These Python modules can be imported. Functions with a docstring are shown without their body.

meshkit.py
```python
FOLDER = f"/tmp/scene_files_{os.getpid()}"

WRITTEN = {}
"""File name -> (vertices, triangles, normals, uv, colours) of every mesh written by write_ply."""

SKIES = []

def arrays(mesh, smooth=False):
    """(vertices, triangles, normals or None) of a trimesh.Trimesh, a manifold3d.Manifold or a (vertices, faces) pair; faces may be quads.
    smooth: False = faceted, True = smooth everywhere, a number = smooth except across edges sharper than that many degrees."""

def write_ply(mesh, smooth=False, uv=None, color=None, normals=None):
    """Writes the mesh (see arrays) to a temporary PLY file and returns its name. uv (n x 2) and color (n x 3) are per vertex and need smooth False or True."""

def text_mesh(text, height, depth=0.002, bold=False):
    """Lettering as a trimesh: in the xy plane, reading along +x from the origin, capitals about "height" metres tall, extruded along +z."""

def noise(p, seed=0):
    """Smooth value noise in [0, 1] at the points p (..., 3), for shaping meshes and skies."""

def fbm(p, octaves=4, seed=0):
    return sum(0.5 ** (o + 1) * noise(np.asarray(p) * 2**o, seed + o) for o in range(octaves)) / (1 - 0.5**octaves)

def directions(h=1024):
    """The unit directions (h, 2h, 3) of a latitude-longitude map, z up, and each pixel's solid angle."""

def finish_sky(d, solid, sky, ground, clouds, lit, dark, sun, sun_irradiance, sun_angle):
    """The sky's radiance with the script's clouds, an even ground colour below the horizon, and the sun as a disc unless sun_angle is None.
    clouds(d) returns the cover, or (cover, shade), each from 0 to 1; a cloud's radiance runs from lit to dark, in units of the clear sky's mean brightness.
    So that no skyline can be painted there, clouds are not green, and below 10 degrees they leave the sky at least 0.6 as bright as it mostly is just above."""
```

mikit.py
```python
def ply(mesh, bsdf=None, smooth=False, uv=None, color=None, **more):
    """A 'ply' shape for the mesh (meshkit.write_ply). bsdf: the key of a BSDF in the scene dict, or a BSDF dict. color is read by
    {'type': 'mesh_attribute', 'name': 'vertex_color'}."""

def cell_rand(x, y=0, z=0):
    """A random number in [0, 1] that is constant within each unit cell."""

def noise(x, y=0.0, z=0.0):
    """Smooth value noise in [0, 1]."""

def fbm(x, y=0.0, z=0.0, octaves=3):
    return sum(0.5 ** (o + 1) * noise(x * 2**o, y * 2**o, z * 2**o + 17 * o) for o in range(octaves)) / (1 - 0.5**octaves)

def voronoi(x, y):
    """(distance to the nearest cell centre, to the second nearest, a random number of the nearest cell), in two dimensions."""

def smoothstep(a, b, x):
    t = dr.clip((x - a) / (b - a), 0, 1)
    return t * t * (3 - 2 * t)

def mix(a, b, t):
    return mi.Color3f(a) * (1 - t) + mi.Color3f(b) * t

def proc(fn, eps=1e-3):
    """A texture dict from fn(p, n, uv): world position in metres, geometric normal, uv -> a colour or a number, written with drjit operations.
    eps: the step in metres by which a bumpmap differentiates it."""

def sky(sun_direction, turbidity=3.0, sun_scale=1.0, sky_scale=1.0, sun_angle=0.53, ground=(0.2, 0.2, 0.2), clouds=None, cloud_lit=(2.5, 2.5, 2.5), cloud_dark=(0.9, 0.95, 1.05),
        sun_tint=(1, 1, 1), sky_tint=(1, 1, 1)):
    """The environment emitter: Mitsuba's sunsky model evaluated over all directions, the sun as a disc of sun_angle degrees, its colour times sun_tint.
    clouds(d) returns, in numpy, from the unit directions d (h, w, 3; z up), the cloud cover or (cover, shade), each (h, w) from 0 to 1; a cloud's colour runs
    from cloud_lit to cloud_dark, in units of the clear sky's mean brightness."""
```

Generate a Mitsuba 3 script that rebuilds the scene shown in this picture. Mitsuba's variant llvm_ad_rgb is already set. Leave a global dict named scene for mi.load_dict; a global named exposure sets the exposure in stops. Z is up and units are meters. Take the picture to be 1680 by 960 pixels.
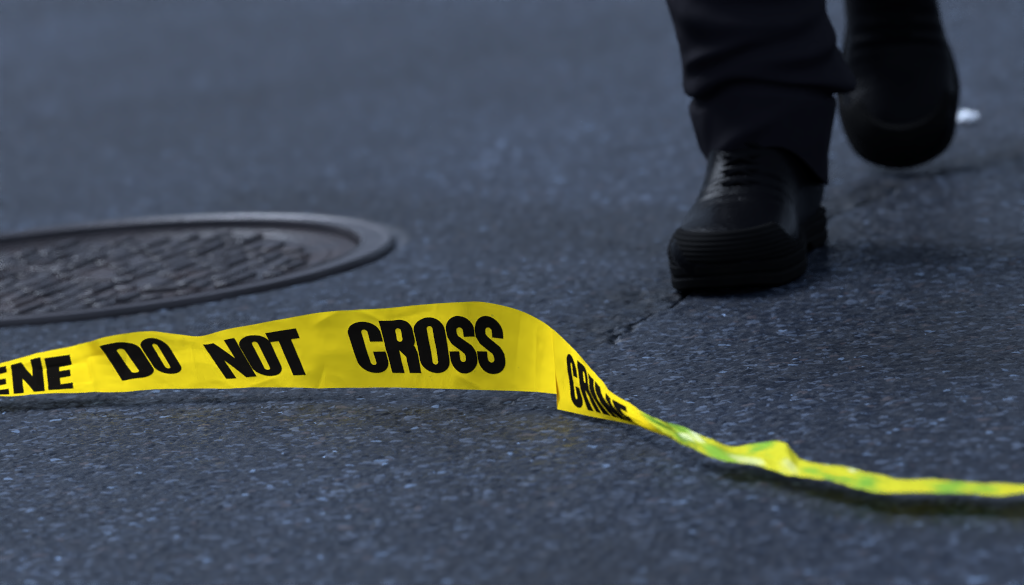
import math
import numpy as np
import trimesh
import manifold3d
import drjit as dr
import mitsuba as mi
import mikit
import meshkit
from scipy.interpolate import PchipInterpolator, CubicSpline, splprep, splev
from shapely.geometry import Polygon, LineString, Point, box
from shapely import affinity
from shapely.ops import unary_union

T = mi.ScalarTransform4f
scene, labels = {}, {}

# ------------------------------------------------------------------ camera, sky, exposure
CAM_POS = [0.0, -6.8231, 1.0041]
PITCH, ROLL = math.radians(8.3715), math.radians(-5.6489)
FWD = np.array([0, math.cos(PITCH), -math.sin(PITCH)])
RIGHT0 = np.array([1.0, 0, 0])
UP0 = np.cross(RIGHT0, FWD)
UP = -math.sin(ROLL) * RIGHT0 + math.cos(ROLL) * UP0
scene['camera'] = {
    'type': 'thinlens',
    'fov': 2 * math.degrees(math.atan(840 / 12000)), 'fov_axis': 'x',
    'aperture_radius': 0.0215, 'focus_distance': 6.33,
    'near_clip': 0.1, 'far_clip': 2000.0,
    'to_world': T().look_at(origin=CAM_POS, target=(np.array(CAM_POS) + FWD).tolist(), up=UP.tolist()),
}


def overcast(d):
    """Even cloud cover, brighter over the open end of the street on the camera side."""
    shade = 0.45 + 0.42 * np.clip(d[..., 1] * 0.95 + d[..., 0] * 0.2, -1, 1)
    shade = shade + 0.25 * (meshkit.fbm(d * 3.0, 3) - 0.5)
    return np.ones(d.shape[:2]), np.clip(shade, 0, 1)


scene['sky'] = mikit.sky([-0.46, 0.48, 0.76], turbidity=3, sun_scale=0.76, sun_angle=30, sun_tint=(0.60, 0.83, 1.36), clouds=overcast,
                         cloud_lit=(1.22, 1.58, 2.20), cloud_dark=(0.36, 0.48, 0.70), ground=(0.06, 0.065, 0.075))
exposure = 2.85


# ------------------------------------------------------------------ helpers
def tag(key, label=None, category=None, group=None, kind=None):
    e = {}
    if label: e['label'] = label
    if category: e['category'] = category
    if group: e['group'] = group
    if kind: e['kind'] = kind
    labels[key] = e


def free(key):
    if key not in scene: return key
    n = 1
    while '%s_%03d' % (key, n) in scene: n += 1
    return '%s_%03d' % (key, n)


def add(key, mesh, bsdf, smooth=False, **kw):
    key = free(key)
    scene[key] = mikit.ply(mesh, bsdf, smooth, **kw)
    return key


def grid_faces(nu, nv, wrap_v=False, off=0):
    """Quads of a grid whose vertex index is iu * nv + iv."""
    iu = np.arange(nu - 1)[:, None]
    iv = np.arange(nv if wrap_v else nv - 1)[None, :]
    a = iu * nv + iv
    b = iu * nv + (iv + 1) % nv
    c = (iu + 1) * nv + (iv + 1) % nv
    d = (iu + 1) * nv + iv
    return np.stack([a, d, c, b], -1).reshape(-1, 4) + off


def sstep(a, b, x):
    t = np.clip((np.asarray(x, float) - a) / (b - a), 0, 1)
    return t * t * (3 - 2 * t)


def loft(rings, cap0=True, cap1=True):
    """Closed tube from rings (n, m, 3)."""
    rings = np.asarray(rings)
    n, m = rings.shape[:2]
    v = rings.reshape(-1, 3)
    q = grid_faces(n, m, True)
    f = np.vstack([q[:, [0, 1, 2]], q[:, [0, 2, 3]]])
    extra = []
    if cap0:
        v = np.vstack([v, rings[0].mean(0)]); c = len(v) - 1
        i = np.arange(m); extra.append(np.stack([i * 0 + c, i, (i + 1) % m], 1))
    if cap1:
        v = np.vstack([v, rings[-1].mean(0)]); c = len(v) - 1
        i = np.arange(m) + (n - 1) * m; extra.append(np.stack([i * 0 + c, (np.arange(m) + 1) % m + (n - 1) * m, i], 1))
    f = np.vstack([f] + extra)
    mesh = trimesh.Trimesh(v, f, process=False)
    if mesh.volume < 0: mesh.invert()
    return mesh


def tube(path, r, sides=8):
    path = np.asarray(path, float)
    t = np.gradient(path, axis=0)
    t /= np.linalg.norm(t, axis=1, keepdims=True)
    ref = np.array([0, 0, 1.0]) if abs(t[:, 2]).mean() < 0.8 else np.array([1.0, 0, 0])
    n = np.cross(t, ref); n /= np.linalg.norm(n, axis=1, keepdims=True)
    b = np.cross(t, n)
    a = np.linspace(0, 2 * np.pi, sides, endpoint=False)
    r = np.broadcast_to(r, len(path))
    rings = path[:, None] + r[:, None, None] * (np.cos(a)[None, :, None] * n[:, None] + np.sin(a)[None, :, None] * b[:, None])
    return loft(rings)


# ------------------------------------------------------------------ materials
N, FB = mikit.noise, mikit.fbm
SEAM = np.array([(0.00, -0.62), (0.035, -0.52), (0.055, -0.404), (0.088, -0.335), (0.118, -0.235), (0.150, -0.135), (0.205, 0.02), (0.26, 0.20), (0.40, 0.46), (0.62, 0.72), (0.9, 0.95)])


def seam_distance(x, y):
    """(distance to the old seam in the asphalt, the signed side)."""
    best, side = mi.Float(9), mi.Float(0)
    for (ax, ay), (bx, by) in zip(SEAM[:-1].tolist(), SEAM[1:].tolist()):
        dx, dy = bx - ax, by - ay
        t = dr.clip(((x - ax) * dx + (y - ay) * dy) / (dx * dx + dy * dy), 0, 1)
        ex, ey = x - ax - t * dx, y - ay - t * dy
        d = dr.sqrt(ex * ex + ey * ey)
        s = dr.select(dx * ey - dy * ex > 0, mi.Float(1), mi.Float(-1))
        side = dr.select(d < best, s, side)
        best = dr.minimum(best, d)
    return best, side


def asphalt(x, y):
    """Height in metres and the ingredients of the colour at a point of the road."""
    x, y = mi.Float(x), mi.Float(y)
    wx = x + 0.004 * (N(x * 130, y * 130, 3.0) - 0.5) * 2
    wy = y + 0.004 * (N(x * 130, y * 130, 9.0) - 0.5) * 2
    a1, a2, ar = mikit.voronoi(wx * 125, wy * 125)
    b1, b2, br = mikit.voronoi(wx * 310 + 31.7, wy * 310 + 11.1)
    worn = mikit.smoothstep(0.35, 0.65, FB(x * 5 + 3, y * 5, 1.0, octaves=3))
    sd, side = seam_distance(x + 0.02 * (N(x * 28, y * 28, 5.0) - 0.5) + 0.006 * (N(x * 150, y * 150, 6.0) - 0.5), y + 0.02 * (N(x * 28, y * 28, 7.0) - 0.5))
    crack = 1 - mikit.smoothstep(0.001, 0.0055, sd)
    crack = crack * mikit.smoothstep(0.30, 0.5, N(x * 14, y * 14, 2.5))
    strip = (1 - mikit.smoothstep(0.02, 0.14, sd + 0.10 * (FB(x * 18, y * 14, 8.0, octaves=2) - 0.5))) * dr.select(side > 0, mi.Float(1), mi.Float(0.25))
    big = mikit.smoothstep(0.06, 0.30, a2 - a1) * dr.select(ar < 0.70 + 0.2 * worn, mi.Float(1), mi.Float(0))
    small = mikit.smoothstep(0.05, 0.35, b2 - b1) * dr.select(br < 0.7, mi.Float(1), mi.Float(0))
    top = mikit.cell_rand(ar * 7919.0, 3, 1)
    h = big * (0.0005 + 0.0008 * top) + (1 - 0.7 * big) * small * (0.0004 + 0.0006 * mikit.cell_rand(br * 7919.0, 5, 1))
    h += 0.0012 * big * (N(x * 150, y * 150, 21.0) - 0.5) + 0.0006 * (N(x * 400, y * 400, 1.0) - 0.5) + 0.004 * (FB(x * 2.2, y * 2.2, 4.0, octaves=2) - 0.5) + 0.0016 * (FB(x * 22, y * 22, 14.0, octaves=2) - 0.5)
    h -= 0.0032 * crack + strip * (0.0022 + 0.0035 * (N(x * 60, y * 60, 12.0) - 0.3))
    return h - 0.0018, big, small, ar, br, worn, crack, strip


def asphalt_color(p, n, uv):
    h, big, small, ar, br, worn, crack, strip = asphalt(p.x, p.y)
    tone = mikit.cell_rand(ar * 7919.0, 11, 2)
    hue = mikit.cell_rand(ar * 7919.0, 17, 2)
    lit = mikit.smoothstep(0.55, 1.0, tone)
    stone = mikit.mix((0.0085, 0.0100, 0.0130), (0.0520, 0.0580, 0.0670), lit * lit)
    stone = dr.select(hue > 0.965, mi.Color3f(0.038, 0.028, 0.026), stone)
    stone = dr.select(hue < 0.012, mi.Color3f(0.090, 0.110, 0.130), stone)
    tone2 = mikit.cell_rand(br * 7919.0, 13, 2)
    lit2 = mikit.smoothstep(0.60, 1.0, tone2)
    chip = mikit.mix((0.0078, 0.0093, 0.0122), (0.0520, 0.0580, 0.0680), lit2 * lit2)
    chip = dr.select(mikit.cell_rand(br * 7919.0, 19, 2) > 0.9965, mi.Color3f(0.26, 0.31, 0.36), chip)
    c = mikit.mix((0.0068, 0.0083, 0.0115), chip, 0.9 * small)
    c = mi.Color3f(c) * (1 - big) + stone * big
    blot = FB(p.x * 2.6, p.y * 1.9, 2.0, octaves=4)
    c = c * (0.35 + 1.20 * blot + 0.15 * worn)
    # an old dark stain running from the manhole towards the seam
    t = dr.clip(((p.x + 0.25) * 0.47 + (p.y - 0.88) * -0.70) / 0.711, 0, 1)
    d = dr.sqrt(dr.square(p.x + 0.25 - 0.47 * t) + dr.square(p.y - 0.88 + 0.70 * t)) + 0.16 * (FB(p.x * 7, p.y * 5, 6.0, octaves=3) - 0.5)
    c = c * (1 - 0.42 * (1 - mikit.smoothstep(0.02, 0.16, d)))
    c = c * mi.Color3f(0.78, 0.88, 1.08)
    return c * (1 - 0.62 * strip) * (1 - 0.35 * crack)


def asphalt_rough(p, n, uv):
    gloss = N(p.x * 120, p.y * 120, 31.0)
    return 0.26 + 0.30 * gloss + 0.12 * FB(p.x * 3.1, p.y * 3.1, 2.0, octaves=3)


scene['asphalt'] = {'type': 'principled', 'base_color': mikit.proc(asphalt_color), 'roughness': mikit.proc(asphalt_rough), 'specular': 0.105}


def iron_color(p, n, uv):
    rust = mikit.smoothstep(0.45, 0.7, FB(p.x * 16, p.y * 16, 3.0, octaves=4))
    c = mikit.mix((0.016, 0.0125, 0.0140), (0.024, 0.0150, 0.0140), rust)
    return c * (0.7 + 0.6 * N(p.x * 300, p.y * 300, p.z * 300))


def iron_rough(p, n, uv):
    return 0.26 + 0.26 * FB(p.x * 45, p.y * 45, 1.0, octaves=3)


scene['cast_iron'] = {'type': 'twosided', 'bsdf': {'type': 'bumpmap', 'arbitrary': mikit.proc(lambda p, n, uv: FB(p.x * 420, p.y * 420, p.z * 420, octaves=2), eps=4e-4), 'scale': 0.0006,
                      'bsdf': {'type': 'principled', 'base_color': mikit.proc(iron_color), 'roughness': mikit.proc(iron_rough), 'metallic': 0.0, 'specular': 0.14}}}
scene['worn_iron'] = {'type': 'bumpmap', 'arbitrary': mikit.proc(lambda p, n, uv: FB(p.x * 300, p.y * 300, 7.0, octaves=2), eps=4e-4), 'scale': 0.0003,
                      'bsdf': {'type': 'principled', 'base_color': mikit.proc(lambda p, n, uv: mikit.mix((0.022, 0.0195, 0.022), (0.038, 0.032, 0.034), FB(p.x * 30, p.y * 30, 5.0))), 'roughness': 0.36, 'metallic': 0.15, 'specular': 0.20}}

# ------------------------------------------------------------------ the road
MX, MY, MR = -0.4423, 0.4549, 0.3295          # manhole centre and outer radius
X0, X1, Y0, Y1 = -1.05, 1.05, -1.95, 3.95


def build_road():
    xs = np.linspace(X0, X1, 860)
    ys, y, step = [Y0], Y0, 0.0034
    while y < Y1:
        step = 0.0026 if -1.3 < y < -0.1 else (0.0034 if y < -0.1 else min(0.016, 0.0026 + 0.0042 * (y + 0.1)))
        y += step
        ys.append(y)
    ys = np.array(ys); ys[-1] = Y1
    gx, gy = np.meshgrid(xs, ys, indexing='ij')
    h = np.array(asphalt(mi.Float(gx.ravel().astype(np.float32)), mi.Float(gy.ravel().astype(np.float32)))[0]).reshape(gx.shape).astype(float)
    r = np.hypot(gx - MX, gy - MY)
    h -= 0.0045 * (1 - sstep(MR + 0.003, MR + 0.016, r))
    h = np.where(r < MR - 0.006, -0.055, h)
    edge = np.minimum(np.minimum(gx - X0, X1 - gx), np.minimum(gy - Y0, Y1 - gy))
    h = h * sstep(0, 0.05, edge)
    v = np.stack([gx, gy, h], -1).reshape(-1, 3)
    q = grid_faces(len(xs), len(ys))
    # the plain sheet around the detailed stretch, out to the horizon
    nb = len(v)
    B = 600.0
    outer = [(-B, -B), (B, -B), (B, B), (-B, B)]
    inner = [0, (len(xs) - 1) * len(ys), len(xs) * len(ys) - 1, len(ys) - 1]
    v = np.vstack([v, [(a, b, 0) for a, b in outer]])
    ring = np.array([(nb + i, nb + (i + 1) % 4, inner[(i + 1) % 4], inner[i]) for i in range(4)])
    f = np.vstack([q[:, [0, 1, 2]], q[:, [0, 2, 3]], ring[:, [0, 1, 2]], ring[:, [0, 2, 3]]])
    mesh = trimesh.Trimesh(v, f, process=False)
    nz = np.cross(v[f[:4, 1]] - v[f[:4, 0]], v[f[:4, 2]] - v[f[:4, 0]])[:, 2]
    assert (nz > 0).all(), nz
    add('road', mesh, 'asphalt', True)
    tag('road', 'dark blue grey worn asphalt road with exposed stones and an old seam', kind='structure')


build_road()


# ------------------------------------------------------------------ manhole cover
def revolve(profile, n=160):
    a = np.linspace(0, 2 * np.pi, n, endpoint=False)
    p = np.asarray(profile, float)
    rings = np.stack([MX + np.cos(a)[:, None] * p[:, 0], MY + np.sin(a)[:, None] * p[:, 0], np.broadcast_to(p[:, 1], (n, len(p)))], -1)
    m = len(p)
    i, j = np.arange(n)[:, None], np.arange(m - 1)[None, :]
    q = np.stack([i * m + j, ((i + 1) % n) * m + j, ((i + 1) % n) * m + j + 1, i * m + j + 1], -1).reshape(-1, 4)
    return trimesh.Trimesh(rings.reshape(-1, 3), np.vstack([q[:, [0, 1, 2]], q[:, [0, 2, 3]]]), process=False)


def build_manhole():
    R = MR
    rim = [(R, -0.05), (R, -0.003), (R - 0.0010, 0.0006), (R - 0.003, 0.0030), (R - 0.0060, 0.0034), (R - 0.009, 0.0026), (R - 0.011, 0.0012), (R - 0.029, 0.0014), (R - 0.0305, 0.0030), (R - 0.0325, 0.0022), (R - 0.0335, -0.001), (R - 0.0340, -0.05)]
    m = revolve(rim); m.fix_normals()
    add('manhole_cover__frame', m, 'worn_iron', 35)
    labels['manhole_cover__frame'] = {'label': 'smooth round iron rim set in the asphalt'}
    r = R - 0.037
    lid = [(r, -0.05), (r, -0.0080), (r - 0.0015, -0.0062), (r - 0.018, -0.0058), (r - 0.0195, -0.0075), (r - 0.026, -0.0080), (r - 0.0275, -0.0065), (r - 0.034, -0.0065), (r - 0.036, -0.0085), (0.10, -0.0082), (0.002, -0.0080)]
    m = revolve(lid)
    c = len(m.vertices); k = len(lid)
    v = np.vstack([m.vertices, [(MX, MY, -0.0080)]])
    i = np.arange(160)
    f = np.vstack([m.faces, np.stack([i * k + k - 1, ((i + 1) % 160) * k + k - 1, i * 0 + c], 1)])
    m = trimesh.Trimesh(v, f, process=False); m.fix_normals()
    lid_key = add('manhole_cover__lid', m, 'cast_iron', 35)
    # raised bars of the cast pattern, in staggered rows
    rng = np.random.default_rng(4)
    ang = math.radians(66)
    ax, ay = np.array([math.cos(ang), math.sin(ang)]), np.array([-math.sin(ang), math.cos(ang)])
    rows = np.arange(-12, 13)
    for i in rows:
        for j in range(-8, 9):
            # a cast pattern of alternating long and short bars, worn and partly filled with dirt
            L, Wd = (0.050, 0.0150) if (i + j) % 2 else (0.024, 0.0185)
            pos = ay * i * 0.0270 + ax * (j * 0.0415 + (0.0205 if i % 4 > 1 else 0.0))
            pos = pos + rng.uniform(-0.004, 0.004, 2)
            if np.hypot(*pos) > r - 0.050 or rng.random() < 0.10: continue
            b = ang + rng.normal(0, 0.09) + (math.pi / 2 if (i * 5 + j * 3) % 13 == 0 else 0)
            u1, u2 = np.array([math.cos(b), math.sin(b)]), np.array([-math.sin(b), math.cos(b)])
            hz = rng.uniform(0.0022, 0.0050)
            tilt = rng.uniform(-0.0006, 0.0006, 2)
            pts = []
            for ins, z in ((0, -0.0100), (0.0010, -0.0085 + hz * 0.6), (0.0022, -0.0085 + hz * 0.93), (0.0042, -0.0085 + hz)):
                for sx, sy in ((-1, -0.6), (-0.75, -1), (0.75, -1), (1, -0.6), (1, 0.6), (0.75, 1), (-0.75, 1), (-1, 0.6)):
                    q = pos + u1 * sx * (L / 2 - ins) + u2 * sy * (Wd / 2 - ins)
                    pts.append((MX + q[0], MY + q[1], z + tilt[0] * sx + tilt[1] * sy))
            add('manhole_cover__lid__stud', loft(np.array(pts).reshape(4, 8, 3), cap0=False), 'cast_iron', 40)
    tag('manhole_cover', 'round cast iron manhole cover with raised studs, set in the asphalt behind the yellow tape', 'manhole cover')


build_manhole()


# ------------------------------------------------------------------ barrier tape
# lower edge and upper edge of the 76 mm tape at stations along its run, in metres
STATIONS = np.array([
    (-0.4618, -0.4049, 0.0090, -0.4680, -0.3320, 0.0295),
    (-0.4496, -0.4090, 0.0090, -0.4548, -0.3369, 0.0323),
    (-0.4167, -0.4144, 0.0090, -0.4224, -0.3449, 0.0392),
    (-0.3948, -0.4191, 0.0090, -0.3998, -0.3510, 0.0423),
    (-0.3683, -0.4305, 0.0090, -0.3844, -0.3664, 0.0465),
    (-0.3394, -0.4479, 0.0100, -0.3696, -0.3925, 0.0523),
    (-0.3177, -0.4494, 0.0100, -0.3484, -0.3967, 0.0553),
    (-0.2969, -0.4573, 0.0100, -0.3247, -0.4039, 0.0565),
    (-0.2740, -0.4682, 0.0100, -0.3029, -0.4132, 0.0538),
    (-0.2504, -0.4845, 0.0100, -0.2799, -0.4282, 0.0516),
    (-0.2267, -0.4919, 0.0100, -0.2537, -0.4385, 0.0568),
    (-0.2045, -0.5048, 0.0100, -0.2270, -0.4532, 0.0610),
    (-0.1796, -0.5202, 0.0100, -0.2003, -0.4736, 0.0664),
    (-0.1426, -0.5423, 0.0100, -0.1606, -0.5041, 0.0732),
    (-0.1069, -0.5639, 0.0100, -0.1191, -0.5261, 0.0748),
    (-0.0709, -0.5980, 0.0110, -0.0765, -0.5687, 0.0809),
    (-0.0342, -0.6343, 0.0120, -0.0351, -0.6232, 0.0873),
    (0.0005, -0.6694, 0.0130, 0.0012, -0.6307, 0.0784),
    (0.0174, -0.6912, 0.0135, 0.0206, -0.6390, 0.0687),
    (0.0294, -0.7099, 0.0140, 0.0306, -0.6506, 0.0615),
    (0.0286, -0.7120, 0.0015, 0.0320, -0.6672, 0.0628),
    (0.0412, -0.7394, 0.0019, 0.0403, -0.6863, 0.0562),
    (0.0549, -0.7693, 0.0023, 0.0490, -0.7096, 0.0490),
    (0.0671, -0.7951, 0.0030, 0.0579, -0.7289, 0.0391),
    (0.0801, -0.8299, 0.0046, 0.0658, -0.7608, 0.0329),
    (0.0942, -0.8734, 0.0068, 0.0743, -0.8029, 0.0271),
    (0.1077, -0.9275, 0.0091, 0.0873, -0.8559, 0.0243),
    (0.1220, -0.9934, 0.0114, 0.1041, -0.9203, 0.0220),
    (0.1383, -1.0699, 0.0137, 0.1255, -0.9956, 0.0234),
    (0.1534, -1.1193, 0.0137, 0.1465, -1.0440, 0.0209),
    (0.1658, -1.1334, 0.0129, 0.1649, -1.0574, 0.0139),
    (0.1781, -1.1465, 0.0122, 0.1817, -1.0708, 0.0173),
    (0.1898, -1.1732, 0.0122, 0.1964, -1.0981, 0.0215),
    (0.1985, -1.1966, 0.0122, 0.2031, -1.1216, 0.0236),
    (0.2075, -1.2231, 0.0137, 0.2133, -1.1473, 0.0122),
    (0.2230, -1.2533, 0.0152, 0.2271, -1.1774, 0.0130),
    (0.2386, -1.2875, 0.0160, 0.2486, -1.2122, 0.0137),
    (0.2539, -1.3209, 0.0160, 0.2632, -1.2455, 0.0141),
    (0.2807, -1.3538, 0.0160, 0.2846, -1.2779, 0.0133),
    (0.3001, -1.3622, 0.0160, 0.3052, -1.2865, 0.0122),
    (0.3235, -1.3783, 0.0160, 0.3260, -1.3025, 0.0108),
    (0.3528, -1.4057, 0.0160, 0.3557, -1.3299, 0.0114),
    (0.3728, -1.4091, 0.0160, 0.3785, -1.3337, 0.0088),
])
FOLD = 20                                    # the first station after the pleat
# extra length beyond both ends, lying on the road
HEAD = np.array([(-0.80, -0.33, 0.004, -0.795, -0.256, 0.008), (-0.68, -0.345, 0.005, -0.68, -0.270, 0.012), (-0.56, -0.375, 0.008, -0.565, -0.3025, 0.022)])
TAIL = np.array([(0.46, -1.430, 0.015, 0.462, -1.354, 0.009), (0.58, -1.46, 0.010, 0.585, -1.384, 0.008), (0.72, -1.47, 0.004, 0.722, -1.394, 0.005)])
RUN = np.vstack([HEAD, STATIONS, TAIL])
FOLD += len(HEAD)
seg = 0.5 * (np.linalg.norm(np.diff(RUN[:, :3], axis=0), axis=1) + np.linalg.norm(np.diff(RUN[:, 3:], axis=0), axis=1))
seg[FOLD - 1] = 0.012
U = np.concatenate([[0], np.cumsum(seg)])
U_FOLD0, U_FOLD1 = float(U[FOLD - 1]), float(U[FOLD])
PART0 = PchipInterpolator(U[:FOLD], RUN[:FOLD], axis=0)
PART1 = PchipInterpolator(U[FOLD:], RUN[FOLD:], axis=0)


def tape_edges(u):
    u = np.asarray(u, float)
    a = PART0(np.clip(u, U[0], U_FOLD0))
    b = PART1(np.clip(u, U_FOLD1, U[-1]))
    t = np.clip((u - U_FOLD0) / (U_FOLD1 - U_FOLD0), 0, 1)[..., None]
    return a * (1 - t) + b * t


def bump(u, a, b, soft):
    return sstep(a - soft, a + soft, u) * (1 - sstep(b - soft, b + soft, u))


def ridge_noise(a, b, seed):
    n = meshkit.noise(np.stack([a, b, np.full_like(a, 0.37)], -1), seed)
    return 1 - np.abs(2 * n - 1)


def tape_point(u, v):
    """Point of the tape, u metres along it, v from 0 (lower edge) to 1 (upper edge)."""
    u, v = np.broadcast_arrays(np.asarray(u, float), np.asarray(v, float))
    e = tape_edges(u)
    p = e[..., :3] * (1 - v[..., None]) + e[..., 3:] * v[..., None]
    e2, e1 = tape_edges(u + 0.012), tape_edges(u - 0.012)
    t = (e2 - e1)[..., :3] * (1 - v[..., None]) + (e2 - e1)[..., 3:] * v[..., None]
    c = e[..., 3:] - e[..., :3]
    n = np.cross(t, c)
    n /= np.maximum(np.linalg.norm(n, axis=-1, keepdims=True), 1e-9)
    uf = U_FOLD1
    flat = sstep(uf + 0.20, uf + 0.36, u)
    w = 0.0070 * bump(u, uf + 0.045, uf + 0.24, 0.05) * 4 * v * (1 - v)
    # soft waves, then sharper crumples
    w = w + (0.0016 + 0.0006 * flat) * (meshkit.fbm(np.stack([u * 19, v * 2.2, u * 0], -1), 3, 5) - 0.5) * 2
    w = w + (0.0010 + 0.0006 * flat) * (ridge_noise(u * 34 + v * 1.8, v * 2.4 - u * 9, 2) - 0.5)
    w = w + (0.00048 + 0.0003 * flat) * (ridge_noise(u * 85 - v * 3.0, v * 5.2 + u * 20, 8) - 0.5)
    # lengthwise crease through the left stretch, and the pressed square beside the D
    for cu, cv, ang, ln, amp in CREASES:
        du, dv = u - cu, (v - cv) * 0.076
        along, across = du * math.cos(ang) + dv * math.sin(ang), -du * math.sin(ang) + dv * math.cos(ang)
        w = w + 1.6 * amp * np.exp(-np.abs(across) / 0.005) * np.exp(-(along / ln) ** 4)
    left = 1 - sstep(U_L0, U_L0 + 0.12, u)
    w = w + left * 0.0045 * (np.abs(v - 0.66 + 0.10 * np.sin(u * 30)) - 0.25)
    w = w - 0.0016 * bump(u, U_D - 0.055, U_D - 0.004, 0.003) * bump(v, 0.20, 0.70, 0.03)
    w = w * (1 - 0.8 * np.exp(-((u - (U_FOLD0 + U_FOLD1) / 2) / 0.012) ** 2))
    return p + n * w[..., None], n


U_L0 = float(np.interp(-0.30, RUN[:FOLD, 0], U[:FOLD]))
U_D = float(np.interp(-0.37, RUN[:FOLD, 0], U[:FOLD]))


# pressed-in creases: place along, place across, direction, half length, depth
GREEN = [(1.240, 0.75, 0.045, 0.40, 0.9), (1.290, 0.35, 0.050, 0.36, 0.9), (1.318, 0.85, 0.045, 0.34, 0.9), (1.372, 0.25, 0.045, 0.36, 0.9), (1.425, 0.80, 0.020, 0.22, 0.9), (1.400, 0.55, 0.020, 0.25, 0.6),
         (1.525, 0.40, 0.020, 0.45, 0.8), (1.560, 0.25, 0.040, 0.32, 0.9), (1.605, 0.45, 0.028, 0.60, 0.95), (1.690, 0.45, 0.022, 0.60, 0.9), (1.722, 0.5, 0.016, 0.5, 0.8), (1.82, 0.5, 0.04, 0.5, 0.8), (1.96, 0.4, 0.06, 0.5, 0.8)]
PALE = [(1.310, 0.45, 0.022, 0.22, 0.8), (1.350, 0.70, 0.026, 0.25, 0.8), (1.412, 0.25, 0.018, 0.3, 0.6), (1.480, 0.35, 0.03, 0.4, 0.45), (1.575, 0.95, 0.012, 0.15, 0.7)]
CREASES = [(0.700, 0.93, 0.35, 0.020, 0.0007), (0.742, 0.90, -0.5, 0.016, 0.0009), (0.665, 0.12, 0.9, 0.018, -0.0008), (0.600, 0.08, 0.3, 0.022, 0.0008),
           (0.905, 0.60, 1.35, 0.030, -0.0008), (0.925, 0.45, 1.50, 0.030, 0.0009), (0.845, 0.10, -0.35, 0.022, 0.0006), (0.545, 0.50, 1.25, 0.030, 0.0008),
           (0.480, 0.55, 1.10, 0.034, -0.0010), (0.435, 0.40, 1.45, 0.030, 0.0012), (0.420, 0.72, 0.05, 0.050, -0.0012), (0.350, 0.80, 0.10, 0.045, 0.0012), (0.775, 0.88, 0.1, 0.03, -0.0006)]


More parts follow.
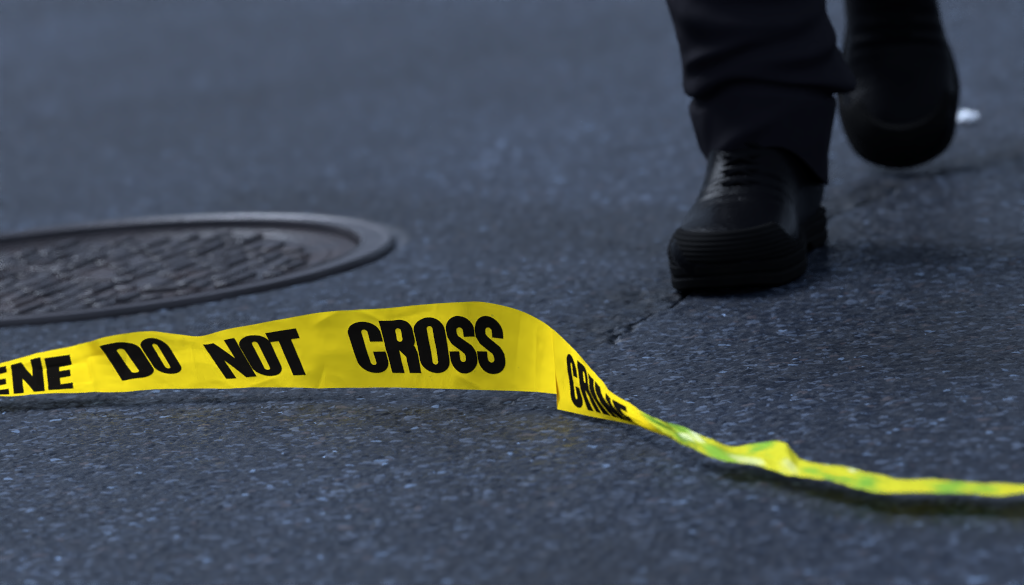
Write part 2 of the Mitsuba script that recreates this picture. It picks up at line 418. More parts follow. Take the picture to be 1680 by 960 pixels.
def tape_color(p, n, uv):
    u, v = uv.x, uv.y
    base = mi.Color3f(0.90, 0.61, 0.012) * (0.93 + 0.14 * FB(u * 22, v * 2.5, 1.0, octaves=3))
    # scuffs
    scuff = mikit.smoothstep(0.80, 0.9, FB(u * 160, v * 14, 4.0, octaves=3)) * mikit.smoothstep(0.5, 0.66, FB(u * 14, v * 1.5, 8.0))
    base = mikit.mix(base, (0.40, 0.31, 0.03), 0.6 * scuff)
    far = mikit.smoothstep(1.195, 1.235, u + 0.02 * (v - 0.5))
    # the far stretch is mottled with green dye, blotch by blotch
    wu, wv = u + 0.035 * (FB(u * 30, v * 3.0, 3.0, octaves=3) - 0.5), v + 0.7 * (FB(u * 40, v * 5.0, 9.0, octaves=4) - 0.5)
    green, pale = mi.Float(0), mi.Float(0)
    for cu, cv, ru, rv, amt in GREEN:
        green = dr.maximum(green, amt * (1 - mikit.smoothstep(0.20, 1.25, dr.sqrt(dr.square((wu - cu) / ru) + dr.square((wv - cv) / rv)))))
    for cu, cv, ru, rv, amt in PALE:
        pale = dr.maximum(pale, amt * (1 - mikit.smoothstep(0.4, 1.1, dr.sqrt(dr.square((wu - cu) / ru) + dr.square((wv - cv) / rv)))))
    lime = mikit.mix((0.60, 0.53, 0.028), (0.19, 0.38, 0.042), green)
    lime = mikit.mix(lime, (0.72, 0.72, 0.34), pale)
    return mikit.mix(base, lime, far)


scene['tape_film'] = {'type': 'principledthin', 'base_color': mikit.proc(tape_color), 'roughness': 0.40, 'spec_trans': 0.0, 'diff_trans': 0.42, 'eta': 1.4, 'spec_tint': 0.0}
scene['black_print'] = {'type': 'twosided', 'bsdf': {'type': 'diffuse', 'reflectance': {'type': 'rgb', 'value': [0.0060, 0.0048, 0.0036]}}}


def build_tape():
    us = np.concatenate([np.arange(U[0], U_FOLD0, 0.0011), np.linspace(U_FOLD0, U_FOLD1, 9), np.arange(U_FOLD1 + 0.0011, U[-1], 0.0011)])
    vs = np.linspace(0, 1, 49)
    uu, vv = np.meshgrid(us, vs, indexing='ij')
    p, _ = tape_point(uu, vv)
    q = grid_faces(len(us), len(vs))
    v = p.reshape(-1, 3)
    uv = np.stack([uu.ravel(), vv.ravel()], -1)
    mesh = trimesh.Trimesh(v, np.vstack([q[:, [0, 1, 2]], q[:, [0, 2, 3]]]), process=False)
    add('barrier_tape__film', mesh, 'tape_film', True, uv=uv)
    tag('barrier_tape', 'yellow plastic barrier tape with black capitals, twisted and lying loose across the road', 'barrier tape')


build_tape()


# the printed capitals: heavy condensed letters, drawn in a box 0.53 wide and 1 high
def rrect(x0, y0, x1, y1, rx, ry):
    r = box(x0 / rx, y0 / ry, x1 / rx, y1 / ry).buffer(-1).buffer(1, 12) if (x1 - x0) > 2.02 * rx else affinity.scale(LineString([(0, y0 / ry + 1), (0, y1 / ry - 1)]).buffer(1, 12), (x1 - x0) / 2 / rx, 1, origin=(0, 0))
    if (x1 - x0) <= 2.02 * rx: r = affinity.translate(r, (x0 + x1) / 2 / rx, 0)
    return affinity.scale(r, rx, ry, origin=(0, 0))


GW = 0.53
SLOT = rrect(0.215, 0.155, 0.315, 0.845, 0.05, 0.05)
OO = rrect(0, 0, GW, 1, 0.265, 0.235)


def glyph(ch):
    if ch == 'O': return OO.difference(SLOT)
    if ch == 'C': return OO.difference(SLOT).difference(box(0.265, 0.41, GW + 0.1, 0.605))
    if ch == 'D': return unary_union([box(0, 0, 0.22, 1), OO]).difference(SLOT)
    if ch == 'E': return unary_union([box(0, 0, 0.21, 1), box(0, 0.79, 0.43, 1), box(0, 0.41, 0.40, 0.60), box(0, 0, 0.43, 0.21)])
    if ch == 'I': return box(0, 0, 0.215, 1)
    if ch == 'T': return unary_union([box(0, 0.79, 0.50, 1), box(0.145, 0, 0.355, 1)])
    if ch == 'N': return unary_union([box(0, 0, 0.175, 1), box(0.355, 0, GW, 1), Polygon([(0, 1), (0.185, 1), (GW, 0.0), (0.345, 0.0)])])
    if ch == 'M': return unary_union([box(0, 0, 0.175, 1), box(0.515, 0, 0.69, 1), Polygon([(0, 1), (0.235, 1), (0.345, 0.44), (0.455, 1), (0.69, 1), (0.46, 0), (0.23, 0)])])
    if ch == 'R':
        head = unary_union([box(0, 0.45, 0.2, 1), rrect(0, 0.43, GW, 1, 0.22, 0.20), box(0, 0.43, 0.25, 1)]).difference(rrect(0.215, 0.59, 0.315, 0.845, 0.05, 0.05))
        leg = unary_union([box(0.315, 0, 0.53, 0.40), Polygon([(0.22, 0.43), (0.32, 0.56), (0.5, 0.50), (0.53, 0.36), (0.315, 0.30)])])
        return unary_union([head, box(0, 0, 0.215, 0.6), leg])
    if ch == 'S':
        a = np.linspace(0, np.pi, 20)
        up = [(0.265 + 0.160 * math.cos(t), 0.742 + 0.160 * math.sin(t)) for t in a]
        lo = [(0.265 - 0.160 * math.cos(t), 0.258 - 0.160 * math.sin(t)) for t in a]
        pts = [(0.425, 0.635)] + up + [(0.107, 0.665), (0.150, 0.585), (0.380, 0.415), (0.423, 0.335)] + lo[::-1] + [(0.105, 0.385)]
        s = LineString(pts).buffer(0.1, cap_style=2, join_style=1)
        return s
    raise KeyError(ch)


# (letter, where its left and right side lie along the tape, in metres)
LETTERS = [
    ('E', 0.3257, 0.3529),
    ('N', 0.3574, 0.3859),
    ('E', 0.3894, 0.4130),
    ('D', 0.4658, 0.5000),
    ('O', 0.5012, 0.5277),
    ('N', 0.5674, 0.5974),
    ('O', 0.5977, 0.6291),
    ('T', 0.6284, 0.6618),
    ('C', 0.7129, 0.7447),
    ('R', 0.7460, 0.7817),
    ('O', 0.7832, 0.8224),
    ('S', 0.8242, 0.8608),
    ('S', 0.8615, 0.8904),
    ('C', 0.9902, 1.0162),
    ('R', 1.0202, 1.0442),
    ('I', 1.0482, 1.0652),
    ('M', 1.0692, 1.1222),
    ('E', 1.1282, 1.1682),
]
V_RANGE = {0: (0.06, 0.89), 1: (0.065, 0.88), 2: (0.085, 0.84), 3: (0.235, 0.88), 4: (0.27, 0.885), 13: (0.09, 0.86), 14: (0.09, 0.86), 15: (0.09, 0.86), 16: (0.09, 0.86), 17: (0.09, 0.86)}


def build_letters():
    for k, (ch, u0, u1) in enumerate(LETTERS):
        V_LOW, V_HIGH = V_RANGE.get(k, (0.185, 0.845))
        g = glyph(ch)
        x0, y0, x1, y1 = g.bounds
        g = affinity.translate(g, -x0, -y0)
        g = affinity.scale(g, (u1 - u0) / (x1 - x0), (V_HIGH - V_LOW) * 0.076 / (y1 - y0), origin=(0, 0))
        vs, fs, n = [], [], 0
        for poly in getattr(g, 'geoms', [g]):
            v, f = trimesh.creation.triangulate_polygon(poly.segmentize(0.0015), engine='earcut')
            vs.append(v); fs.append(f + n); n += len(v)
        v, f = np.vstack(vs), np.vstack(fs)
        v3, f = trimesh.remesh.subdivide_to_size(np.column_stack([v, np.zeros(len(v))]), f, 0.0022)
        tm = trimesh.Trimesh(v3, f); v3, f = tm.vertices, tm.faces
        u, vv = u0 + v3[:, 0], V_LOW + v3[:, 1] / 0.076
        p, nn = tape_point(u, vv)
        # the printed side is the one that faces up and towards the camera side of the road
        add('barrier_tape__letter', trimesh.Trimesh(p + nn * 0.00035, f, process=False), 'black_print', True)


build_letters()

# ------------------------------------------------------------------ scrap of paper
def build_scrap():
    rng = np.random.default_rng(11)
    nu, nv = 14, 10
    a, b = np.meshgrid(np.linspace(-1, 1, nu), np.linspace(-1, 1, nv), indexing='ij')
    x = a * 0.0125 + 0.0015 * rng.normal(size=a.shape)
    y = b * 0.010 * (1 - 0.25 * a ** 2) + 0.0012 * rng.normal(size=a.shape)
    z = 0.003 + 0.008 * (1 - b ** 2 * 0.8) * (1 - 0.5 * a ** 2) + 0.0014 * rng.normal(size=a.shape)
    top = np.stack([x + 0.4997, y + 0.912, np.maximum(z, 0.0005)], -1).reshape(-1, 3)
    low = top.copy(); low[:, 2] = np.maximum(low[:, 2] - 0.0012, -0.0005)
    q = grid_faces(nu, nv)
    idx = np.concatenate([np.arange(nv), np.arange(1, nu) * nv + nv - 1, (nu - 1) * nv + np.arange(nv - 2, -1, -1), np.arange(nu - 2, 0, -1) * nv])
    k = len(top); nxt = np.roll(idx, -1)
    side = np.stack([idx, nxt, nxt + k, idx + k], 1)
    f = np.vstack([q, q[:, ::-1] + k, side])
    f = np.vstack([f[:, [0, 1, 2]], f[:, [0, 2, 3]]])
    m = trimesh.Trimesh(np.vstack([top, low]), f, process=False); m.fix_normals()
    add('paper_scrap', m, 'white_paper', 25)
    tag('paper_scrap', 'small crumpled white scrap of paper on the road beyond the raised boot', 'litter')


scene['white_paper'] = {'type': 'twosided', 'bsdf': {'type': 'diffuse', 'reflectance': {'type': 'rgb', 'value': [0.82, 0.82, 0.84]}}}
build_scrap()


# ------------------------------------------------------------------ the walking person
def cloth_color(p, n, uv):
    weave = N(p.x * 900, p.y * 900, p.z * 900)
    return mikit.mix((0.0038, 0.0033, 0.0050), (0.0062, 0.0055, 0.0080), 0.5 * weave + 0.5 * FB(p.x * 18, p.y * 18, p.z * 18))


scene['navy_cloth'] = {'type': 'twosided', 'bsdf': {'type': 'principled', 'base_color': mikit.proc(cloth_color), 'roughness': 0.85, 'specular': 0.04, 'sheen': 0.006}}
scene['black_leather'] = {'type': 'twosided', 'bsdf': {'type': 'bumpmap', 'arbitrary': mikit.proc(lambda p, n, uv: FB(p.x * 260, p.y * 260, p.z * 260, octaves=3), eps=4e-4), 'scale': 0.0005,
                          'bsdf': {'type': 'principled', 'base_color': {'type': 'rgb', 'value': [0.0016, 0.0016, 0.0022]}, 'roughness': 0.32, 'specular': 0.02}}}
scene['black_rubber'] = {'type': 'twosided', 'bsdf': {'type': 'principled', 'base_color': mikit.proc(lambda p, n, uv: mikit.mix((0.0012, 0.0012, 0.0014), (0.0032, 0.003, 0.0028), FB(p.x * 60, p.y * 60, p.z * 90))), 'roughness': 0.75, 'specular': 0.02}}
scene['bootlace'] = {'type': 'diffuse', 'reflectance': {'type': 'rgb', 'value': [0.003, 0.003, 0.0035]}}
scene['eyelet_metal'] = {'type': 'principled', 'base_color': {'type': 'rgb', 'value': [0.10, 0.10, 0.11]}, 'metallic': 0.9, 'roughness': 0.3}
scene['skin'] = {'type': 'principled', 'base_color': {'type': 'rgb', 'value': [0.42, 0.27, 0.20]}, 'roughness': 0.5}
scene['hair_brown'] = {'type': 'principled', 'base_color': {'type': 'rgb', 'value': [0.03, 0.02, 0.015]}, 'roughness': 0.6}

OUTLINE = np.array([(0.0, -.002), (.026, .006), (.038, .03), (.039, .07), (.044, .12), (.055, .17), (.058, .205), (.052, .245), (.036, .280), (.010, .298), (-.012, .300), (-.034, .290), (-.050, .262), (-.056, .225), (-.054, .19), (-.042, .15), (-.034, .11), (-.036, .06), (-.037, .03), (-.026, .006)])
_tck, _ = splprep(np.vstack([OUTLINE, OUTLINE[:1]]).T, s=0, per=1)
SOLE = np.stack(splev(np.linspace(0, 1, 180, endpoint=False), _tck), -1)       # boot outline, local metres (y towards the toe)
BOOT_SCALE = 1.11
# front ridge (y, z), rear or lower edge (y, z), half width, along the boot from toe to shaft
UPPER = np.array([
    (.2985, .026, .2970, .014, .010), (.2950, .036, .2930, .010, .024), (.2860, .047, .2830, .010, .0365), (.2700, .0545, .2660, .010, .0455), (.2450, .0585, .2390, .010, .0515), (.2150, .0620, .2060, .010, .0525),
    (.1880, .0700, .1720, .010, .0495), (.1660, .0800, .1350, .010, .0445), (.1480, .0930, .0900, .010, .0430), (.1340, .1120, .0400, .013, .0450), (.1260, .1380, .0070, .035, .0460), (.1230, .1680, .0020, .090, .0460), (.1220, .2000, .0040, .150, .0450), (.1220, .2300, .0060, .220, .0480)])


def outline_mid(y):
    s = SOLE
    right = s[np.argsort(s[:, 1])]
    lo = [s[np.abs(s[:, 1] - q) < 0.012][:, 0] for q in np.atleast_1d(y)]
    return np.array([(a.min() + a.max()) / 2 if len(a) else -0.005 for a in lo])


def boot_meshes(low=False):
    """Meshes of a right boot in its own space: (part, mesh, material, smoothing)."""
    out = []
    # leather upper
    k = np.linspace(0, 1, len(UPPER))
    sp = PchipInterpolator(k, UPPER, axis=0)
    kk = np.linspace(0, 1, 110)
    kk = kk * (0.80 if low else 0.92)
    prof = sp(kk)
    phi = np.linspace(0, 2 * np.pi, 72, endpoint=False)
    cx = outline_mid(np.clip((prof[:, 0] + prof[:, 2]) / 2, 0.01, 0.29))
    cx = np.convolve(np.pad(cx, 8, mode='edge'), np.ones(17) / 17, mode='valid')
    rings = []
    for i, (fy, fz, ky, kz, w) in enumerate(prof):
        F, K = np.array([fy, fz]), np.array([ky, kz])
        c, s = np.cos(phi), np.sin(phi)
        ex = 2.0 / 2.5
        cc, ss = np.sign(c) * np.abs(c) ** ex, np.sign(s) * np.abs(s) ** ex
        a = (cc + 1) / 2                                    # 1 at the ridge, 0 at the sole
        # leather creases across the vamp where the boot bends
        yv = K[0] + (F[0] - K[0]) * a
        crease = 0.0016 * np.sin(kk[i] * 120 + 1.5 * s) * math.exp(-((kk[i] - 0.50) / 0.07) ** 2) * np.clip(c, 0, 1)
        ww = w * (1 - 0.22 * np.clip(a - 0.55, 0, 1) * (1 - sstep(0.45, 0.7, kk[i])))
        x = cx[i] + ss * ww * (1 + 0.02 * np.sin(3 * phi + kk[i] * 20))
        y = yv
        z = K[1] + (F[1] - K[1]) * a + crease
        rings.append(np.stack([x, y, z], -1))
    out.append(('upper', loft(rings), 'black_leather', True))
    # rubber sole: stacked outlines with a groove, a raised arch and a heel block
    ctr = np.array([0.0, 0.15])
    nrm = np.roll(SOLE, -1, 0) - np.roll(SOLE, 1, 0)
    nrm = np.stack([nrm[:, 1], -nrm[:, 0]], -1); nrm /= np.linalg.norm(nrm, axis=1, keepdims=True)
    if ((SOLE - ctr) * nrm).sum() < 0: nrm = -nrm
    arch = sstep(0.075, 0.083, SOLE[:, 1]) * (1 - sstep(0.120, 0.150, SOLE[:, 1]))
    spring = 0.006 * sstep(0.25, 0.30, SOLE[:, 1]) ** 2
    rings = []
    for z, inset in ((0.0, 0.005), (0.0, 0.0025), (0.002, 0.0005), (0.009, 0.0), (0.0105, 0.0016), (0.0125, 0.0016), (0.014, 0.0), (0.0205, -0.0004), (0.0220, 0.0012), (0.0235, 0.0012), (0.0250, -0.0006), (0.0280, 0.0), (0.0295, 0.0025), (0.0295, 0.009)):
        p = SOLE - nrm * inset
        zz = np.maximum(z, arch * 0.009) + spring * (1 - z / 0.05)
        rings.append(np.column_stack([p, zz]))
    out.append(('sole', loft(rings), 'black_rubber', 30))
    # ribbed rubber bumper round the toe
    i = np.nonzero(SOLE[:, 1] > 0.215)[0]
    start = i[np.argmax(np.diff(np.concatenate([[i[0] - 2], i])) > 1)]
    i = np.array([(start + q) % 180 for q in range(len(i))])
    taper = sstep(0.215, 0.255, SOLE[i, 1])
    rings = []
    zs = np.linspace(0.0, 1, 34)
    for q in zs:
        hgt = 0.028 + (0.003 + 0.021 * taper) * q
        inset = -0.0004 + 0.011 * q ** 2.2 - 0.0007 * np.abs(np.sin(q * np.pi * 6)) * (q < 0.97)
        p = SOLE[i] - nrm[i] * np.broadcast_to(inset, len(i))[:, None]
        rings.append(np.column_stack([p, hgt]))
    rings.append(np.column_stack([SOLE[i] - nrm[i] * 0.022, rings[-1][:, 2] - 0.004]))
    r = np.array(rings)
    fq = grid_faces(len(r), len(i))
    m = trimesh.Trimesh(r.reshape(-1, 3), np.vstack([fq[:, [0, 1, 2]], fq[:, [0, 2, 3]]]), process=False)
    out.append(('toe_cap', m, 'black_rubber', 30))
    # laces and eyelets up the front of the shaft
    for j, q in enumerate((0.50, 0.555, 0.61, 0.665, 0.72, 0.775)[:4 if low else 6]):
        fy, fz, ky, kz, w = sp(q)
        d = sp(q + 0.02)[:2] - sp(q - 0.02)[:2]
        d /= np.linalg.norm(d); nn = np.array([-d[1], d[0]]) * (-1 if d[0] > 0 else 1)
        nn = np.array([abs(d[1]), abs(d[0])])
        mid = outline_mid(np.array([min((fy + ky) / 2, 0.29)]))[0]
        h = 0.019
        for sgn in (1, -1):
            t = np.linspace(-1, 1, 9)
            drop = -0.0085 * t ** 2
            yy = fy + nn[0] * (0.0025 + drop) + d[0] * 0.006 * t * sgn
            zz = fz + nn[1] * (0.0025 + drop) + d[1] * 0.006 * t * sgn
            out.append(('lace', tube(np.stack([mid + h * t, yy, zz], -1), 0.0022, 7), 'bootlace', True))
            e = trimesh.creation.torus(0.0032, 0.0011, major_sections=14, minor_sections=7)
            zax = np.array([sgn * 0.55, nn[0], nn[1]]); zax /= np.linalg.norm(zax)
            e.apply_transform(trimesh.geometry.align_vectors([0, 0, 1], zax))
            e.apply_translation([mid + sgn * (h + 0.003), fy - nn[0] * 0.0085, fz - nn[1] * 0.0085])
            out.append(('eyelet', e, 'eyelet_metal', True))
    return out


def bend_toes(v, ball=0.205, angle=math.radians(48)):
    """Lifts everything behind the ball of the foot, as in a boot about to leave the ground."""
    y, z = v[:, 1], v[:, 2]
    L = 0.06
    s = np.clip((ball + L / 2 - y) / L, 0, 1)
    th = angle * s
    # follow the arc of the bent sole line
    arc = np.clip(ball + L / 2 - y, 0, L)
    k = angle / L
    by = ball + L / 2 - np.where(k * arc > 1e-6, np.sin(k * arc) / k, arc)
    bz = (1 - np.cos(k * arc)) / k
    rest = np.clip(ball - L / 2 - y, 0, None)
    by = by - rest * math.cos(angle)
    bz = bz + rest * math.sin(angle)
    front = y > ball + L / 2
    by = np.where(front, y, by); bz = np.where(front, 0, bz)
    return np.column_stack([v[:, 0], by + z * np.sin(th), bz + z * np.cos(th)])


def build_boot(key, place, mirror=False, bend=None, low=False):
    for part, mesh, mat, smooth in boot_meshes(low):
        v = np.array(mesh.vertices)
        f = np.array(mesh.faces)
        if bend: v = bend_toes(v, angle=bend)
        if mirror:
            v[:, 0] *= -1; f = f[:, ::-1]
        add(key + '__' + part, trimesh.Trimesh(place(v), f, process=False), mat, smooth)


def front_boot_place(v):
    a = math.pi - 0.27089
    X, Y = v[:, 0] * BOOT_SCALE, (v[:, 1] - 0.15) * BOOT_SCALE
    return np.column_stack([0.2325 + math.cos(a) * X - math.sin(a) * Y, 0.01464 + math.sin(a) * X + math.cos(a) * Y, v[:, 2] * BOOT_SCALE])


REAR_TOE, REAR_YAW, REAR_TIP = np.array([0.412, 0.600]), math.radians(3), math.radians(40)


def rear_boot_place(v):
    """The toe tip stays on the road; the boot stands tipped forward on it, toe towards the camera."""
    y, z = (v[:, 1] - 0.29) * BOOT_SCALE, v[:, 2] * BOOT_SCALE
    c, s = math.cos(REAR_TIP), math.sin(REAR_TIP)
    y, z = y * c + z * s, -y * s + z * c
    a = math.pi + REAR_YAW
    X = (v[:, 0] - 0.005) * BOOT_SCALE
    z = z - REAR_DROP
    return np.column_stack([REAR_TOE[0] + math.cos(a) * X - math.sin(a) * y, REAR_TOE[1] + math.sin(a) * X + math.cos(a) * y, z + 0.006])


REAR_DROP = 0.0
_sole = next(m for p, m, *_ in boot_meshes(True) if p == 'sole')
REAR_DROP = float(rear_boot_place(bend_toes(np.array(_sole.vertices) * [-1, 1, 1], angle=math.radians(16)))[:, 2].min()) - 0.0005
build_boot('person__boot', front_boot_place)
build_boot('person__boot_001', rear_boot_place, mirror=True, bend=math.radians(16), low=True)
tag('person', 'person in dark navy trousers and black lace-up boots walking past behind the tape', 'person')
labels['person__boot'] = {'label': 'planted black boot with its ribbed toe towards the tape'}
labels['person__boot_001'] = {'label': 'rear black boot tipped forward on its toe'}


# trouser legs: rings round a centre line, with the folds pushed in and out of them
def leg_rings(path, radii, hem, folds, n_ring=150, n_side=96, hang=None):
    """path: (z, x, y); radii: (z, rx_left, rx_right, ry_front, ry_back); hem(theta) = lowest z."""
    zc = np.linspace(0, 1, n_ring) ** 1.25
    th = np.linspace(0, 2 * np.pi, n_side, endpoint=False)       # 0 towards -y (the camera side), pi/2 towards +x
    path, radii = np.asarray(path, float), np.asarray(radii, float)
    P = PchipInterpolator(path[:, 0], path[:, 1:], axis=0, extrapolate=True)
    Rr = PchipInterpolator(radii[:, 0], radii[:, 1:], axis=0, extrapolate=True)
    top = path[-1, 0]
    h = hem(th)
    z = h[None, :] + (top - h[None, :]) * zc[:, None]
    c, s = np.cos(th)[None, :], np.sin(th)[None, :]
    r = Rr(z)
    ex = 2 / 2.25
    cx = np.where(s > 0, r[..., 1], r[..., 0]) * np.sign(s) * np.abs(s) ** ex
    cy = -np.where(c > 0, r[..., 2], r[..., 3]) * np.sign(c) * np.abs(c) ** ex
    out, down = folds(th[None, :] + 0 * z, z)
    ctr = P(z)
    nx, ny = s + 0 * z, -c + 0 * z
    return np.stack([ctr[..., 0] + cx + nx * out, ctr[..., 1] + cy + ny * out, z + down], -1)


def wrap(a):
    return (a + np.pi) % (2 * np.pi) - np.pi


def front_hem(th):
    a = wrap(th)
    return 0.062 + 0.046 * np.exp(-((a + 0.05) / 0.80) ** 2) + 0.010 * np.exp(-((a + 1.55) / 0.7) ** 2) + 0.003 * np.sin(2 * a + 1)


FR_PATH = [(0.05, 0.2570, 0.085), (0.10, 0.2570, 0.088), (0.16, 0.2575, 0.100), (0.25, 0.2500, 0.125), (0.40, 0.250, 0.170), (0.52, 0.255, 0.200), (0.72, 0.275, 0.280), (0.86, 0.300, 0.340)]
FR_RAD = [(0.05, .046, .052, .062, .072), (0.08, .055, .056, .064, .074), (0.11, .065, .060, .066, .076), (0.15, .0705, .068, .070, .078), (0.165, .070, .071, .072, .080), (0.20, .0735, .0735, .076, .084), (0.25, .0775, .0755, .080, .086), (0.40, .078, .078, .082, .086), (0.52, .080, .080, .088, .086), (0.72, .092, .092, .098, .098), (0.86, .100, .100, .105, .110)]


def front_folds(th, z):
    a = wrap(th)
    n = meshkit.fbm(np.stack([np.cos(a) * 1.3 + 5, np.sin(a) * 1.3 + 5, z * 14], -1), 3, 3) - 0.5
    # the big overhang where the cloth bunches above the boot
    zf = 0.160 + 0.016 * np.exp(-((a + 0.35) / 0.5) ** 2) + 0.004 * np.sin(a * 2.0 + 0.6) - 0.010 * np.exp(-((a - 1.25) / 0.5) ** 2)
    d = z - zf
    above = sstep(-0.002, 0.010, d)
    lip = above * np.exp(-np.maximum(d, 0) / 0.022)
    side = 0.55 + 1.15 * np.exp(-((a - 1.45) / 0.65) ** 2) + 0.25 * np.exp(-((a + 0.5) / 0.8) ** 2)
    out = 0.0125 * lip * side - 0.0055 * np.exp(-((d + 0.004) / 0.0045) ** 2) * (0.8 + 0.5 * np.exp(-((a + 1.5) / 0.4) ** 2))
    down = -0.013 * lip * side * np.exp(-np.maximum(d, 0) / 0.012)
    # second, shorter fold on the left above the first
    zf2 = 0.181 + 0.020 * (a + 1.3) - 0.020 * np.clip(a + 0.1, 0, 2)
    w2 = np.exp(-((a + 0.55) / 0.60) ** 2)
    d2 = z - zf2
    out += w2 * (0.0070 * np.exp(-((d2 - 0.006) / 0.006) ** 2) - 0.0050 * np.exp(-((d2 + 0.004) / 0.004) ** 2))
    # long sagging folds hanging across the shin
    for zc, amp, wd, ph, ww in ((0.205, 0.0060, 0.010, 0.55, 0.9), (0.236, 0.0065, 0.013, 0.1, 1.1), (0.275, 0.007, 0.016, 0.4, 1.2), (0.330, 0.006, 0.02, -0.3, 1.2)):
        zz = zc + 0.022 * np.cos((a - ph) * 1.2) * -1 + 0.012
        out += amp * np.exp(-((a - ph) / ww) ** 2) * (np.exp(-((z - zz) / wd) ** 2) - 0.8 * np.exp(-((z - zz + 1.8 * wd) / (0.8 * wd)) ** 2))
    # slanting fold below, from the left of the hem up to the overhang
    zz = 0.105 + 0.034 * (a + 0.9)
    out += 0.0045 * np.exp(-((a + 0.45) / 0.6) ** 2) * np.exp(-((z - zz) / 0.009) ** 2) * (z < 0.17)
    out = out * 1.3 + 0.015 * n * sstep(0.05, 0.12, z)
    return out, down


REAR_PATH = [(0.20, 0.4170, 0.665), (0.30, 0.416, 0.640), (0.40, 0.414, 0.590), (0.52, 0.412, 0.530), (0.72, 0.406, 0.465), (0.86, 0.400, 0.400)]
REAR_RAD = [(0.20, .062, .062, .078, .085), (0.30, .068, .068, .080, .088), (0.40, .074, .074, .078, .088), (0.52, .080, .080, .088, .088), (0.72, .092, .092, .098, .098), (0.86, .100, .100, .105, .110)]


def rear_hem(th):
    a = wrap(th)
    return 0.250 - 0.035 * np.cos(a)


def rear_folds(th, z):
    a = wrap(th)
    out = 0.010 * (meshkit.fbm(np.stack([np.cos(a) * 1.3 + 9, np.sin(a) * 1.3 + 2, z * 13], -1), 3, 6) - 0.5)
    out = out + 0.004 * np.sin(z * 150 + 2.0 * np.cos(a)) * np.exp(-((z - 0.30) / 0.05) ** 2)
    return out, 0 * out


def inward_hem(rings, depth=0.012):
    """Turns the lower edge in so that the leg ends in a real hem with a hollow behind it."""
    lo = rings[0]
    c = lo.mean(0)
    ins = lo + (c - lo) * np.array([1, 1, 0]) * 0.035
    up = ins + np.array([0, 0, depth * 3])
    return np.concatenate([up[None], ins[None], rings], 0)


def open_tube(rings):
    n, m = rings.shape[:2]
    q = grid_faces(n, m, True)
    return trimesh.Trimesh(rings.reshape(-1, 3), np.vstack([q[:, [0, 1, 2]], q[:, [0, 2, 3]]]), process=False)


def ball(c, r, k=2):
    s = trimesh.creation.icosphere(k, r); s.apply_translation(c); return s


def hull(*items):
    pts = np.vstack([ball(c, r).vertices for c, r in items])
    return manifold3d.Manifold.hull_points(pts)


def flesh(bones, edge=0.018, rounds=12):
    m = hull(*bones[0])
    for b in bones[1:]: m = m + hull(*b)
    m = m.refine_to_length(edge)
    g = m.to_mesh()
    t = trimesh.Trimesh(g.vert_properties[:, :3], g.tri_verts)
    trimesh.smoothing.filter_taubin(t, iterations=rounds)
    return t


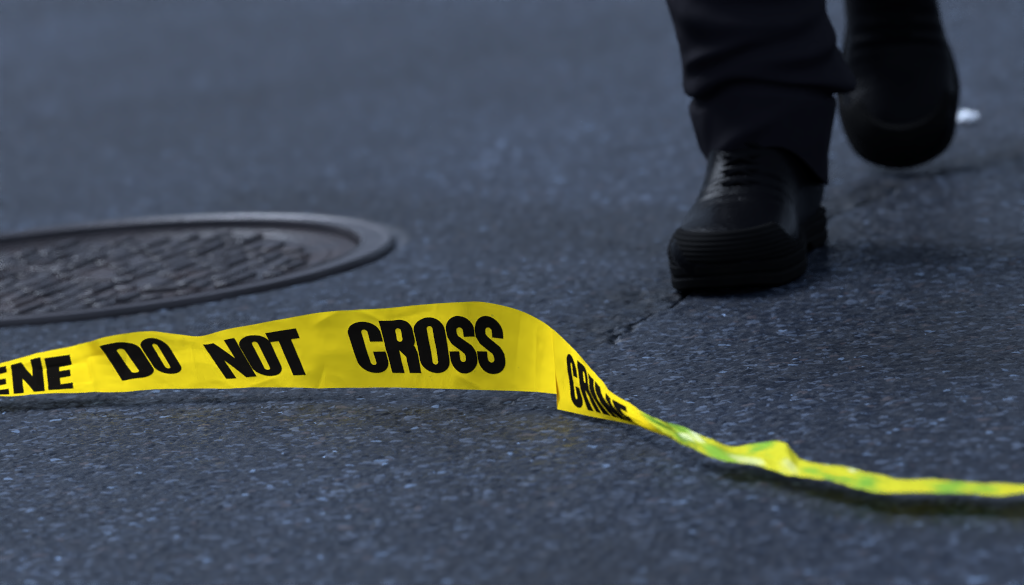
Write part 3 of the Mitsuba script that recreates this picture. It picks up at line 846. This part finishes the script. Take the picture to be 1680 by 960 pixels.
def build_person():
    legs = []
    for path, rad, hem, folds in ((FR_PATH, FR_RAD, front_hem, front_folds), (REAR_PATH, REAR_RAD, rear_hem, rear_folds)):
        legs.append(open_tube(inward_hem(leg_rings(path, rad, hem, folds))))
    seat = flesh([[((0.29, 0.345, 0.84), 0.098), ((0.30, 0.37, 1.0), 0.105)], [((0.40, 0.405, 0.84), 0.098), ((0.39, 0.39, 1.0), 0.105)], [((0.30, 0.37, 0.97), 0.105), ((0.39, 0.39, 0.97), 0.105), ((0.345, 0.375, 1.07), 0.12)]])
    add('person__trousers', trimesh.util.concatenate(legs + [seat]), 'navy_cloth', True)
    sh_l, sh_r = (0.155, 0.350, 1.475), (0.535, 0.385, 1.475)
    jacket = flesh([
        [((0.28, 0.365, 0.98), 0.12), ((0.41, 0.385, 0.98), 0.12), ((0.27, 0.36, 1.25), 0.13), ((0.42, 0.38, 1.25), 0.13)],
        [((0.27, 0.36, 1.25), 0.13), ((0.42, 0.38, 1.25), 0.13), ((0.23, 0.36, 1.44), 0.085), ((0.46, 0.38, 1.44), 0.085)],
        [((0.23, 0.36, 1.45), 0.08), ((0.46, 0.38, 1.45), 0.08), ((0.345, 0.37, 1.52), 0.07)],
        [((0.215, 0.355, 1.46), 0.078), ((0.140, 0.40, 1.18), 0.062)], [((0.140, 0.40, 1.18), 0.060), ((0.180, 0.27, 0.99), 0.050)],
        [((0.475, 0.38, 1.46), 0.078), ((0.550, 0.42, 1.18), 0.062)], [((0.550, 0.42, 1.18), 0.060), ((0.505, 0.30, 0.99), 0.050)]])
    add('person__jacket', jacket, 'navy_cloth', True)
    head = flesh([
        [((0.345, 0.375, 1.50), 0.058), ((0.345, 0.365, 1.62), 0.056)],
        [((0.345, 0.375, 1.74), 0.088), ((0.345, 0.350, 1.72), 0.080), ((0.345, 0.325, 1.625), 0.042), ((0.345, 0.355, 1.645), 0.058)],
        [((0.345, 0.272, 1.705), 0.009), ((0.345, 0.257, 1.675), 0.013)],
        [((0.258, 0.375, 1.715), 0.014), ((0.262, 0.372, 1.675), 0.010)], [((0.432, 0.375, 1.715), 0.014), ((0.428, 0.372, 1.675), 0.010)]], edge=0.010, rounds=6)
    add('person__head', head, 'skin', True)
    add('person__hair', flesh([[((0.345, 0.385, 1.755), 0.094), ((0.345, 0.40, 1.70), 0.086)]], edge=0.012), 'hair_brown', True)
    # hands half in the trouser pockets: a palm, four fingers and a thumb each
    for sx, wrist, out in ((0.180, (0.180, 0.27, 0.985), -1), (0.505, (0.505, 0.30, 0.985), 1)):
        w = np.array(wrist)
        palm = [(w + (0, -0.004, -0.01), 0.024), (w + (0, -0.028, -0.085), 0.017), (w + (0, 0.030, -0.085), 0.017)]
        bones = [palm]
        for k, ln in enumerate((0.068, 0.078, 0.073, 0.056)):
            a = w + (0, -0.030 + 0.020 * k, -0.088)
            b = a + (-out * 0.010, 0.002, -ln * 0.55); c = b + (-out * 0.022, 0.004, -ln * 0.45)
            bones += [[(a, 0.0095), (b, 0.0088)], [(b, 0.0088), (c, 0.0078)]]
        t0 = w + (0, -0.026, -0.03); t1 = t0 + (-out * 0.006, -0.030, -0.035); t2 = t1 + (-out * 0.008, -0.008, -0.030)
        bones += [[(t0, 0.014), (t1, 0.011)], [(t1, 0.011), (t2, 0.009)]]
        add('person__hand', flesh(bones, edge=0.005, rounds=5), 'skin', True)


build_person()
